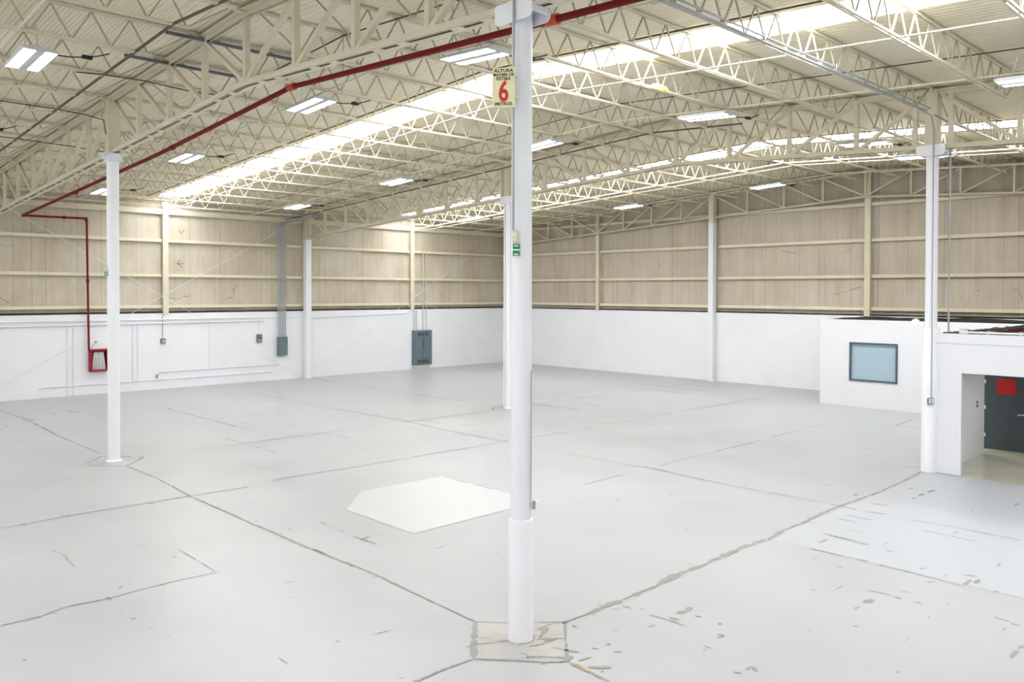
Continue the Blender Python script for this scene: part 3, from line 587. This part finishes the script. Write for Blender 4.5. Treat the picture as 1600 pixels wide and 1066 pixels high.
# ---------------------------------------------------------------- LED lights
lamps = [(-3.05, 10.62, 'at the upper left edge, left of the near girder'), (-3.05, 17.8, 'left of the near girder, toward the left wall'),
 (2.95, 10.35, 'below the red pipe elbow, right of it'), (2.95, 4.30, "just left of the top of the foreground column"), (2.95, 17.86, 'in the middle bay, left of the roof strip, third nearest'),
 (2.85, 25.2, 'half hidden behind the left column'), (10.8, 25.07, 'above the wide column of the left wall'), (10.85, 17.74, 'in the middle bay, second row from the left wall'),
 (20.32, 24.41, 'farthest back, beyond the far girder near the left wall'), (10.9, 10.22, 'just right of the foreground column'), (10.75, 4.17, 'in the middle bay, right of the foreground column and joist wrap'),
 (24.3, 17.27, 'by the right wall truss, toward the back corner'), (24.8, 10.17, 'by the right wall truss, near the wide column'), (17.0, 2.75, 'seen through the far girder, near the right column'),
 (20.5, 2.5, 'partly behind the bracket of the right column'), (10.75, -3.2, 'at the right edge of the picture'), (17.4, -10, 'beyond the right edge'), (2.9, -10, 'behind the camera side'), (-3.05, 3.0, 'above the camera'),
 (-10.9, 4, 'behind the camera, left bay'), (-10.9, 18, 'far left bay'), (-10.9, -9, 'rear left corner')]
def make_lamp():
    root = empty('led_panel_light', None, 'ceiling light')
    m = MB(); w_, l_ = .31, .70
    m.box(-w_, w_, -l_, l_, .02, .045); m.box(-w_*.6, w_*.6, -l_*.97, l_*.97, .045, .085)
    m.box(-w_, -w_+.02, -l_, l_, -.01, .02); m.box(w_-.02, w_, -l_, l_, -.01, .02)
    m.box(-w_+.02, w_-.02, -l_, -l_+.02, -.01, .02); m.box(-w_+.02, w_-.02, l_-.02, l_, -.01, .02); m.box(-.075, .075, -l_+.02, l_-.02, -.02, .02)
    m.build('housing', HOUSE, root)
    for s_ in (-1, 1):
        m = MB(); a, b = sorted((s_*.08, s_*(w_-.025))); m.box(a, b, -l_+.025, l_-.025, -.004, .019); m.build('diffuser', LED, root)
    m = MB()
    for y in (-.5, .5): m.tube([(0, y, .08), (0, y*.75, .62)], .006, 5)
    m.build('hanger', GALV, root)
    m = MB(); m.tube([(.2, -.3, .08), (.55, -.5, .04), (.8, -.7, .03), (1.0, -.75, .08), (1.2, -.78, .16)], .012, 6); m.box(.72, .9, -.75, -.66, .0, .06)
    m.build('power_cable', DARK, root, True)
    return root
lp = make_lamp()
for i, (x, y, t) in enumerate(lamps):
    o = lp if i == 0 else copy_tree(lp)
    o.location = (x, y, roofz(y, 9.2)-.01)
    o.rotation_euler = ((1 if y < RIDGE else -1)*SLOPE, 0, 0)
    o['label'] = 'bright twin-panel ceiling light '+t; o['group'] = 'LED ceiling lights'

for pts, t in (([(-2.0, 11.50, 9.16), (-1.45, 11.50, 9.21), (-.6, 11.50, 9.23), (.5, 11.50, 9.17), (1.2, 11.50, 9.20)], 'from the upper left light across the near girder'),
               ([(-4.5, 15.3, 9.10), (-1.44, 15.3, 9.08), (-.7, 15.3, 9.04), (-.25, 15.3, 8.97), (-.19, 15.32, 8.6)], 'to the top of the left column'),
               ([(-5.0, 19.2, 8.84), (-1.43, 19.2, 8.86), (-.8, 19.2, 8.84), (0, 19.2, 8.82), (1.1, 19.2, 8.75)], 'behind the left column')):
    m = MB(); m.tube(pts, .012, 6); tag(m.build('cable', DARK, smooth=True), 'black cable strung along a joist '+t, 'cable', 'power cables along the joists')
# ---------------------------------------------------------------- red fire pipe and hose cabinet
root = empty('fire_pipe', 'long dark red fire pipe under the roof, dropping to the hose cabinet', 'pipe', (.98, RIDGE, 8.69))
base = Vector((.98, RIDGE, 8.69))
def rel(pts, b=None): return [tuple(Vector(p)-(b or base)) for p in pts]
m = MB(); m.tube(rel([(.98, RIDGE, 8.69), (1.06, 15, 8.21), (1.2, 24.15, 7.81), (1.4, 30.55, 7.60)]), .052, 12); m.build('far_run', RED, root, True)
m = MB(); m.tube(rel([(.98, RIDGE, 8.69), (.98, 2.7, 8.43), (.98, -.96, 8.25), (.98, -14.5, 7.5)]), .052, 12); m.build('near_run', RED, root, True)
m = MB(); m.tube(rel([(1.4, 30.55, 7.60), (3.78, 30.6, 7.63), (3.84, 30.6, 7.58), (3.9, 30.62, 1.98), (3.96, 30.62, 1.9), (4.05, 30.62, 1.9)]), .045, 12); m.build('riser', RED, root, True)
m = MB()
for p, q in (((.98, RIDGE-.12, 8.685), (.98, RIDGE+.12, 8.685)), ((.98, .28, 8.312), (.98, .5, 8.323))): m.tube(rel([p, q]), .075, 12); tag(m.build('coupling', ORANGE, root, True), 'orange-red pipe coupling'); m = MB()
m = MB()
for p, q in (((1.05, 14.0, 8.27), (1.05, 14.2, 8.26)), ((1.2, 22.7, 7.86), (1.2, 22.9, 7.85)), ((1.38, 30.5, 7.6), (1.46, 30.52, 7.6)), ((3.8, 30.6, 7.68), (3.84, 30.6, 7.5)), ((2.9, 30.58, 7.62), (3.0, 30.58, 7.62)), ((3.86, 30.6, 5.0), (3.87, 30.6, 4.85))): m.tube(rel([p, q]), .068, 10); m.build('joint_ring', RED, root, True); m = MB()
m = MB()
for y in (-4, -.9, 2.6, 5.8, 9.8, 13.5, 17.3, 21.2, 25.0):
    z = roofz(y, 8.69); m.tube(rel([(1.0 if y < 12 else 1.12, y, z+.04), (1.0 if y < 12 else 1.12, y, z+.72)]), .008, 5); m.build('hanger', GALV, root); m = MB()
root = empty('hose_cabinet', 'red fire hose cabinet with folded white hose on the left wall', 'hose cabinet', (4.32, Y1, 1.0))
m = MB(); w_, h_, d_ = .375, .97, .24
m.box(-w_, w_, -.012, -.002, 0, h_); m.box(-w_, w_, -d_, -.01, 0, .02); m.box(-w_, w_, -d_, -.01, h_-.02, h_); m.box(-w_, -w_+.02, -d_, -.01, .02, h_-.02); m.box(w_-.02, w_, -d_, -.01, .02, h_-.02)
m.build('case', REDC, root)
m = MB(); f = .08
m.box(-w_, w_, -d_-.02, -d_, 0, f); m.box(-w_, w_, -d_-.02, -d_, h_-f, h_); m.box(-w_, -w_+f, -d_-.02, -d_, f, h_-f); m.box(w_-f, w_, -d_-.02, -d_, f, h_-f)
dr = m.build('door', REDC, root)
m = MB(); m.box(w_-f*.6, w_-f*.4, -d_-.04, -d_-.02, .42, .54); m.build('handle', GALV, dr)
m = MB(); m.box(-.22, .22, -.16, -.08, .72, .78); m.build('hose_rack', REDC, root)
m = MB()
for i in range(9):
    xt = -.19+i*.045; xb = -.27+i*.066
    n = len(m.v)
    m.bar((xt, -.15, .8), (xb, -.15, .07), .06, .03)
    m.tube([(xt-.018, -.16, .8), (xt, -.16, .835), (xt+.018, -.16, .8)], .012, 6)
m.build('folded_hose', HOSE, root)
m = MB(); m.tube([(-.28, -.1, .97), (-.3, -.1, 1.04), (-.12, -.1, 1.26)], .012, 6); m.tube([(-.12, -.1, 1.26), (-.08, -.12, 1.32)], .045, 10)
m.build('valve_stem', GALV, root)

# ---------------------------------------------------------------- electrical on the left wall
root = empty('electrical_cabinet', 'large blue-grey electrical panel standing low against the left wall', 'electrical panel', (22.05, Y1, 0))
m = MB(); m.box(-.66, .66, -.22, 0, .22, 2.25); m.build('case', PANEL, root)
m = MB(); m.box(-.62, .62, -.235, -.22, .26, 2.21)
dr = m.build('door', PANEL, root)
m = MB()
for z0 in (.34, 1.93):
    m = MB()
    for j in range(3):
        for i in range(7): m.box(-.40+j*.28+i*.034, -.40+j*.28+i*.034+.022, -.243, -.235, z0, z0+.2)
    m.build('vent', PANELD, dr)
m = MB(); m.box(-.3, .3, -.24, -.235, 1.82, 1.84); m.box(-.02, .06, -.24, -.235, 1.15, 1.8); m.box(-.3, .3, -.24, -.235, .62, .64); m.box(-.01, .0, -.238, -.235, .64, 1.8); m.build('latch_plate', PANELD, dr)
m = MB(); m.box(-.62, .55, -.2, 0, 0, .22); m.build('plinth', mat('plinth_render', (196, 192, 186), .7), root)
root = empty('electrical_box', 'narrow blue-grey electrical box below five grey conduits on the left wall', 'electrical box', (13.08, Y1, 1.24))
m = MB(); m.box(-.24, .24, -.26, -.002, 0, .95); m.build('case', PANEL, root)
m = MB(); m.box(-.21, .21, -.275, -.26, .03, .92); dr = m.build('door', PANEL, root)
m = MB(); m.box(.13, .16, -.29, -.275, .4, .55); m.build('latch', GALV, dr)
for i in range(5):
    x = 12.86+i*.095
    m = MB(); pts = [(x, Y1-.17, 2.195), (x, Y1-.17, 7.9), (x+.02, Y1-.27, 8.02), (x+.1, Y1-1.2, 8.06), (x+.12, Y1-3, 8.14)]
    m.tube(pts, .026, 8)
    tag(m.build('conduit', GREY, smooth=True), 'grey-blue conduit rising from the narrow electrical box, %s of five from the left' % ORD[i], 'conduit', 'five conduits above the narrow box')
m = MB()
for z in (4.4, 6.84, 5.24): m.box(12.78, 13.34, Y1-.142, Y1-.12, z-.02, z+.02)
tag(m.build('conduit_strap', GALV), 'steel straps clamping the five grey conduits to the left wall', 'bracket')
root = empty('switch_box', 'small grey switch box left of the narrow electrical box', 'switch box', (11.86, Y1, 1.96))
m = MB(); m.box(-.13, .13, -.12, 0, 0, .4); m.build('case', CHAN, root)
m = MB(); m.box(-.1, .1, -.13, -.12, .04, .18); m.build('cover', GALV, root)
m = MB(); m.box(-.05, .08, -.16, -.12, .19, .23); m.build('lever', DARK, root)
root = empty('junction_box', 'small grey junction box below the first cream wall post', 'junction box', (7.12, Y1, 2.1))
m = MB(); m.box(-.11, .11, -.1, 0, 0, .22); m.build('case', CHAN, root)
m = MB(); m.box(-.05, .08, -.11, -.1, .05, .15); m.build('cover', BOXW, root)
root = empty('outlet_box', 'small grey outlet box low on the left wall', 'outlet', (6.84, Y1, .52))
m = MB(); m.box(-.05, .05, -.06, 0, 0, .15); m.build('case', GALV, root)
def pipe(pts, r_, label, mt=COLW, name='conduit', group='thin painted conduits on the left wall', cat='conduit'):
    m = MB(); m.tube(pts, r_, 8); return tag(m.build(name, mt, smooth=True), label, cat, group)
yy = Y1-.03
pipe([(7.1, yy-.02, 2.32), (7.1, yy-.02, 3.3), (7.14, yy-.02, 3.42)], .016, 'thin conduit rising from the small junction box', GALV)
pipe([(-8, yy-.02, 3.24), (12.1, yy-.02, 3.20)], .03, 'white pipe along the left wall just under its top, upper of two')
pipe([(-8, yy-.02, 3.02), (12.1, yy-.02, 3.04)], .03, 'white pipe along the left wall just under its top, lower of two')
pipe([(12.1, yy-.02, 3.2), (14.2, yy-.02, 3.2)], .022, 'short white pipe between the conduits and the wide column')
pipe([(B+.3, yy-.02, 3.15), (21.0, yy-.02, 3.28), (21.1, yy-.02, 3.4)], .022, 'white pipe right of the wide column under the wall top')
pipe([(2.0, yy, .43), (12.6, yy, .44)], .018, 'low white conduit along the left wall, the lower one')
pipe([(6.86, yy, .66), (6.9, yy, .78), (12.9, yy, .80)], .018, 'low white conduit from the outlet box toward the narrow electrical box')
for x, z0, z1, t in ((3.10, .02, 3.0, 'left of the hose cabinet, first'), (3.34, .02, 2.95, 'left of the hose cabinet, second'), (5.78, .35, 2.98, 'right of the left column, first'), (6.0, .35, 2.98, 'right of the left column, second'), (9.3, .8, 3.0, 'right of the junction box'),
                     (11.86, 2.36, 3.0, 'above the switch box')):
    pipe([(x, yy, z0), (x, yy, z1)], .014, 'thin white vertical conduit on the left wall '+t)
for x, z1, t in ((21.5, 3.45, 'leftmost'), (21.66, 3.45, 'second'), (22.15, 6.9, 'third'), (22.38, 6.9, 'fourth')):
    pipe([(x, yy-.06, 2.24), (x, yy-.06, z1)], .022, 'pale conduit rising from the large panel, %s from the left' % t, BOXW, group='conduits above the large panel')

# ---------------------------------------------------------------- conduits and boxes on the columns
cdir = Vector((.7206, -.6933, 0)); fdir = Vector((.6933, .7206, 0))
def at(cx, cy, right, front): return Vector((cx, cy, 0)) + cdir*right - fdir*front
def P3(v, z): return (v.x, v.y, z)
q = at(0, 0, -.11, .165)
pipe([P3(q, 5.28), P3(q, 8.9)], .016, 'grey conduit running up the left side of the foreground column', GREY, group='conduits on the columns')
q2 = at(0, 0, .125, .09)
pipe([P3(q2, 1.82), P3(q2, 3.5)], .007, 'thin dark wire down the right side of the foreground column', GALV, group='conduits on the columns', name='wire', cat='wire')
def colbox(q, z, w_, d_, h_, label, body, extra=None, nm='control_box', cat='control box'):
    root = empty(nm, label, cat, P3(q, z), rz=yaw-math.pi/2)
    m = MB(); m.box(-w_/2, w_/2, -d_/2, d_/2, 0, h_); m.build('case', body, root)
    if extra: extra(root, w_, d_, h_)
    return root
def ex1(root, w_, d_, h_):
    m = MB(); m.box(-w_*.4, w_*.15, -d_/2-.01, -d_/2, h_*.12, h_*.42); m.box(-w_*.4, w_*.15, -d_/2-.01, -d_/2, h_*.5, h_*.85); m.build('cover_plate', YEL, root)
def ex2(root, w_, d_, h_):
    m = MB()
    for z in (.08, .55): m.box(-w_*.45, w_*.45, -d_/2-.004, -d_/2, h_*z, h_*(z+.36))
    gp = tag(m.build('green_band', GREEN, root), 'green band')
    m = MB()
    for z in (.14, .74): m.box(-w_*.3, w_*.25, -d_/2-.006, -d_/2-.004, h_*z, h_*(z+.08))
    m.build('lettering', PALE, gp)
colbox(at(0, 0, -.08, .15), 5.13, .075, .05, .15, 'small grey socket box on the foreground column above the green sign', BOXW, ex1)
colbox(at(0, 0, -.07, .145), 4.95, .10, .02, .18, 'small green and white sign on the foreground column', PALE, ex2, 'safety_sign', 'sign')
colbox(at(0, A, -.13, .12), 5.04, .07, .05, .13, 'tiny grey socket box on the left column', BOXW, None)
colbox(at(0, A, -.12, .13), 4.88, .11, .02, .16, 'tiny green and white sign on the left column', PALE, ex2, 'safety_sign', 'sign')
colbox(at(0, 0, .165, .04), 1.70, .045, .06, .11, 'small grey outlet box low on the right of the foreground column', GALV, None, 'outlet_box', 'outlet')
# right column
q = at(B, 0, -.08, .195); qs = at(B, 0, -.08, .212)
pipe([(13.3, -.10, 8.93), (13.9, -.16, 8.85), P3(q, 8.6), P3(q, 3.72), P3(qs, 3.66), P3(qs, 1.88)], .013, 'grey conduit down the front of the right column to the outlet box', GREY, group='conduits on the columns')
def ex3(root, w_, d_, h_):
    m = MB()
    for i in (-1, 1):
        for j in (0, 1): m.box(i*.035-.025, i*.035+.025, -d_/2-.006, -d_/2, .025+j*.06, .075+j*.06)
    m.build('cover', PALE, root)
colbox(at(B, 0, -.1, .22), 1.73, .15, .05, .15, 'grey four-gang outlet box on the right column', CHAN, ex3, 'outlet_box', 'outlet')
pipe([(14.0, -.2, 8.88), (14.6, -.27, 8.8), (14.71, -.34, 8.7), (14.71, -.34, 3.5)], .022, 'grey drop conduit beside the right column down to the near office roof', GREY, group='conduits on the columns')
for i, (dy, dz, t) in enumerate(((-.10, 0, 'nearest'), (-.17, -.03, 'middle'), (-.24, .02, 'farthest'))):
    pipe([(.3, dy, 8.95+dz), (13.6, dy, 8.95+dz)], .019, 'grey conduit slung under the joist of the column line, %s of three' % ['upper', 'lower', 'outer'][i], GREY, group='three conduits under a joist')
m = MB()
for x in (2.8, 5.6, 8.4, 11.2): m.box(x, x+.04, -.3, .05, 8.895, 8.9); m.box(x, x+.04, -.30, -.285, 8.9, 9.02)
tag(m.build('conduit_bracket', GALV), 'small metal straps holding the three grey conduits under the joist', 'bracket')
m = MB(); m.tube([(8.0, 2*P, 9.25), (8.15, 2*P, 9.26), (8.45, 2*P, 9.25), (8.6, 2*P, 9.25)], [.05, .085, .085, .04], 10)
tag(m.build('foam_wrap', FOAM, smooth=True), 'tan foam wrap taped round a joist chord right of the foreground column', 'foam wrap')
# far column conduit
q = at(B, A, -.175, .08)
pipe([P3(q, .1), P3(q, 7.9)], .03, 'white conduit on the left side of the middle distance column', COLW, group='conduits on the columns')

# ---------------------------------------------------------------- stacking height sign
root = empty('height_sign', 'pale yellow sign with a big red 6 fixed high on the foreground column', 'sign', P3(at(0, 0, -.236, .215), 6.83), rz=yaw-math.pi/2+math.radians(-8))
m = MB(); sw, sh = .285, .50
m.box(-sw/2, sw/2, -.004, .004, 0, sh); m.build('plate', YEL, root)
m = MB(); m.box(sw/2-.05, sw/2+.03, .004, .02, .12, .14); m.box(sw/2-.05, sw/2+.03, .004, .02, .36, .38); m.build('bracket', GALV, root)
def text(s, size, x, z, mt, sx=1, bold=.02):
    cu = bpy.data.curves.new('t', 'FONT'); cu.body = s; cu.size = size; cu.align_x = 'CENTER'; cu.offset = bold; cu.extrude = .001
    o = bpy.data.objects.new('t', cu); C.objects.link(o)
    bpy.context.view_layer.update()
    me = bpy.data.meshes.new_from_object(o.evaluated_get(bpy.context.evaluated_depsgraph_get()))
    bpy.data.objects.remove(o)
    me.materials.clear(); me.materials.append(mt)
    t = bpy.data.objects.new('lettering', me); C.objects.link(t); t.parent = root
    t.rotation_euler = (math.pi/2, 0, 0); t.scale = (sx, 1, 1); t.location = (x, -.0055, z)
    return t
text('ALTURA', .058, 0, .442, BLK, 1.12, .0014); text('MAXIMA DE', .052, 0, .393, BLK, .95, .0012); text('ESTIBA', .055, 0, .343, BLK, 1.1, .0014)
text('6', .355, 0, .082, REDL, .72, .0095); text('METROS', .055, 0, .026, BLK, 1.05, .0014)

# ---------------------------------------------------------------- far office (with window)
XF = 24.85
m = MB(); wy0, wy1, wz0, wz1 = 4.74, 6.60, 1.02, 2.55
m.box(XF, XF+.15, wy1, 7.82, 0, 3.44); m.box(XF, XF+.15, -8, wy0, 0, 3.44); m.box(XF, XF+.15, wy0, wy1, 0, wz0); m.box(XF, XF+.15, wy0, wy1, wz1, 3.44)
m.box(XF+.15, X1, 7.67, 7.82, 0, 3.44)
structure('wall_far_office', m, OFFW)
m = MB(); m.box(XF+.15, X1, -8, 7.67, 3.25, 3.33); structure('ceiling_far_office', m, BROWN)
root = MB(); f = .07
root.box(XF-.03, XF+.1, wy0, wy0+f, wz0, wz1); root.box(XF-.03, XF+.1, wy1-f, wy1, wz0, wz1); root.box(XF-.03, XF+.1, wy0+f, wy1-f, wz0, wz0+f); root.box(XF-.03, XF+.1, wy0+f, wy1-f, wz1-f, wz1)
wf = root.build('window_4', FRAME); tag(wf, 'grey framed square window of the far white office', kind='structure')
m = MB(); m.box(XF+.03, XF+.04, wy0+f, wy1-f, wz0+f, wz1-f); m.build('pane', GLASS, wf)
for j in range(5):
    m = MB(); x = XF+.4+j*.75; m.tube(wavy((x, -7.5, 3.44), (x+.1*(-1)**j, 7.5, 3.44), 30, .04, 30+j), .04, 6)
    tag(m.build('cable', CABLE, smooth=True), 'dark cable on the far office roof, %s from its front edge' % ORD[j], 'cable', 'cables on the far office roof')
m = MB(); m.box(XF+.02, XF+.12, 4.0, 4.25, 3.44, 3.50); m.box(XF+.04, XF+.1, 4.06, 4.18, 3.50, 3.54)
tag(m.build('emergency_lamp', COLW), 'small white box on the top edge of the far office wall', 'box')

# ---------------------------------------------------------------- near office (with corridor opening)
XN = 14.42
m = MB(); T = 3.50
m.box(XN, XN+.13, -.74, -.14, 0, T); m.box(XN, XN+.13, -8, -.74, 2.54, T); m.box(XN, XN+.13, -8, -3.2, 0, 2.54)
m.box(XN-.015, XN, -8, -.14, 3.26, T)
m.box(XN+.13, 17.95, -.24, -.1, 0, T); m.box(17.95, 19.0, -.24, -.1, 2.62, T); m.box(19.0, XF, -.24, -.1, 0, T)
structure('wall_near_office', m, OFFW)
m = MB(); m.box(18.97, 19.07, -8, .14, 0, 2.62); structure('wall_corridor', m, CEILP)
m = MB(); m.box(XN+.13, 19.07, -8, -.24, 2.56, 2.64); structure('ceiling_corridor', m, CEILP)
m = MB(); m.box(XN+.13, XF, -8, -.24, 3.30, 3.36); structure('ceiling_near_office', m, BROWN)
# door
root = MB()
root.box(18.93, 18.97, .03, .09, 0, 2.20); root.box(18.93, 18.97, -1.13, -1.07, 0, 2.20); root.box(18.93, 18.97, -1.07, .03, 2.15, 2.20)
dr = tag(root.build('door_1', DOORM), 'charcoal door with a red square sign inside the near office opening', kind='structure')
m = MB(); m.box(18.915, 18.96, -1.07, .03, .01, 2.15); leaf = m.build('leaf', DOORM, dr)
m = MB()
for z in (.35, 1.15, 1.9): m.box(18.90, 18.93, .0, .035, z, z+.1)
m.build('hinge', COLW, leaf)
m = MB(); m.tube([(18.915, -.98, 1.07), (18.87, -.98, 1.07), (18.86, -.95, 1.07), (18.86, -.82, 1.06)], .012, 8); m.tube([(18.915, -.98, 1.07), (18.905, -.98, 1.07)], .03, 12); m.build('handle', COLW, leaf)
m = MB(); m.box(18.90, 18.914, -.77, -.28, 1.61, 2.06); tag(m.build('sign', REDS, leaf), 'plain red square sign')
root = empty('led_panel_light', 'ceiling light inside the near office corridor', 'ceiling light', (16.9, -2.4, 2.555))
m = MB(); m.box(-.32, .32, -.7, .7, -.03, 0); m.build('housing', HOUSE, root)
m = MB(); m.box(-.29, .29, -.67, .67, -.034, -.03); m.build('diffuser', mat('dim_led_diffuser', (255, 255, 255), .5, emit=LAMP*.8), root)  # unseen light, added to brighten the corridor
root = empty('outlet_box', 'small dark double outlet on the corridor wall inside the near office', 'outlet', (17.3, -.24, 1.36))
m = MB(); m.box(-.06, .06, -.012, 0, 0, .2); m.build('cover', BOXW, root)
m = MB(); m.box(-.04, .04, -.02, -.012, .02, .08); m.box(-.04, .04, -.02, -.012, .12, .18); m.build('socket', DARK, root)
pipe([(XN+.02, -.7, T+.05), (XN+.02, -7.8, T+.03)], .022, 'white pipe along the top edge of the near office wall', COLW, group='pipes on the near office roof')
pipe([(XN+.2, -.25, T+.0), (XN+.2, -7.8, T-.04)], .03, 'dark cable pipe behind the top edge of the near office wall', DARK, group='pipes on the near office roof')
m = MB()
for y in (-1.3, -2.0, -2.9): m.box(XN, XN+.05, y-.02, y+.02, T, T+.085)
tag(m.build('pipe_clip', BOXW), 'small pale clips holding the pipe on the near office wall top', 'clip')
root = empty('pull_box', 'pale grey junction box on the top edge of the near office beside the right column', 'junction box', (XN+.08, -.75, T))
m = MB(); m.box(-.06, .06, -.08, .08, 0, .14); m.build('case', BOXW, root)
m = MB(); m.box(-.065, -.06, -.07, .07, .01, .13); m.build('cover', BOXW, root)
for j in range(7):
    y = -.5-j*.95; mt = RUSTR if j % 2 == 0 else BROWN
    m = MB(); m.box(XN+.5, XF-.05, y-.04, y+.04, 3.36, 3.37); m.box(XN+.5, XF-.05, y-.006, y+.006, 3.37, 3.44); m.box(XN+.5, XF-.05, y-.04, y+.04, 3.44, 3.45)
    tag(m.build('roof_beam', mt), '%s steel beam lying on the near office roof, %s from the right column' % ('rust-red' if j % 2 == 0 else 'brown', ORD[j]), 'beam', 'beams on the near office roof')
for j in range(3):
    m = MB(); m.tube(wavy((XN+.25, -.3-.05*j, 3.50), (XF-.2, -.35-.25*j, 3.50), 30, .02, 50+j), .025, 6)
    tag(m.build('cable', CABLE, smooth=True), 'dark cable running back over the near office roof, %s from the roof edge' % ORD[j], 'cable', 'cables on the near office roof')
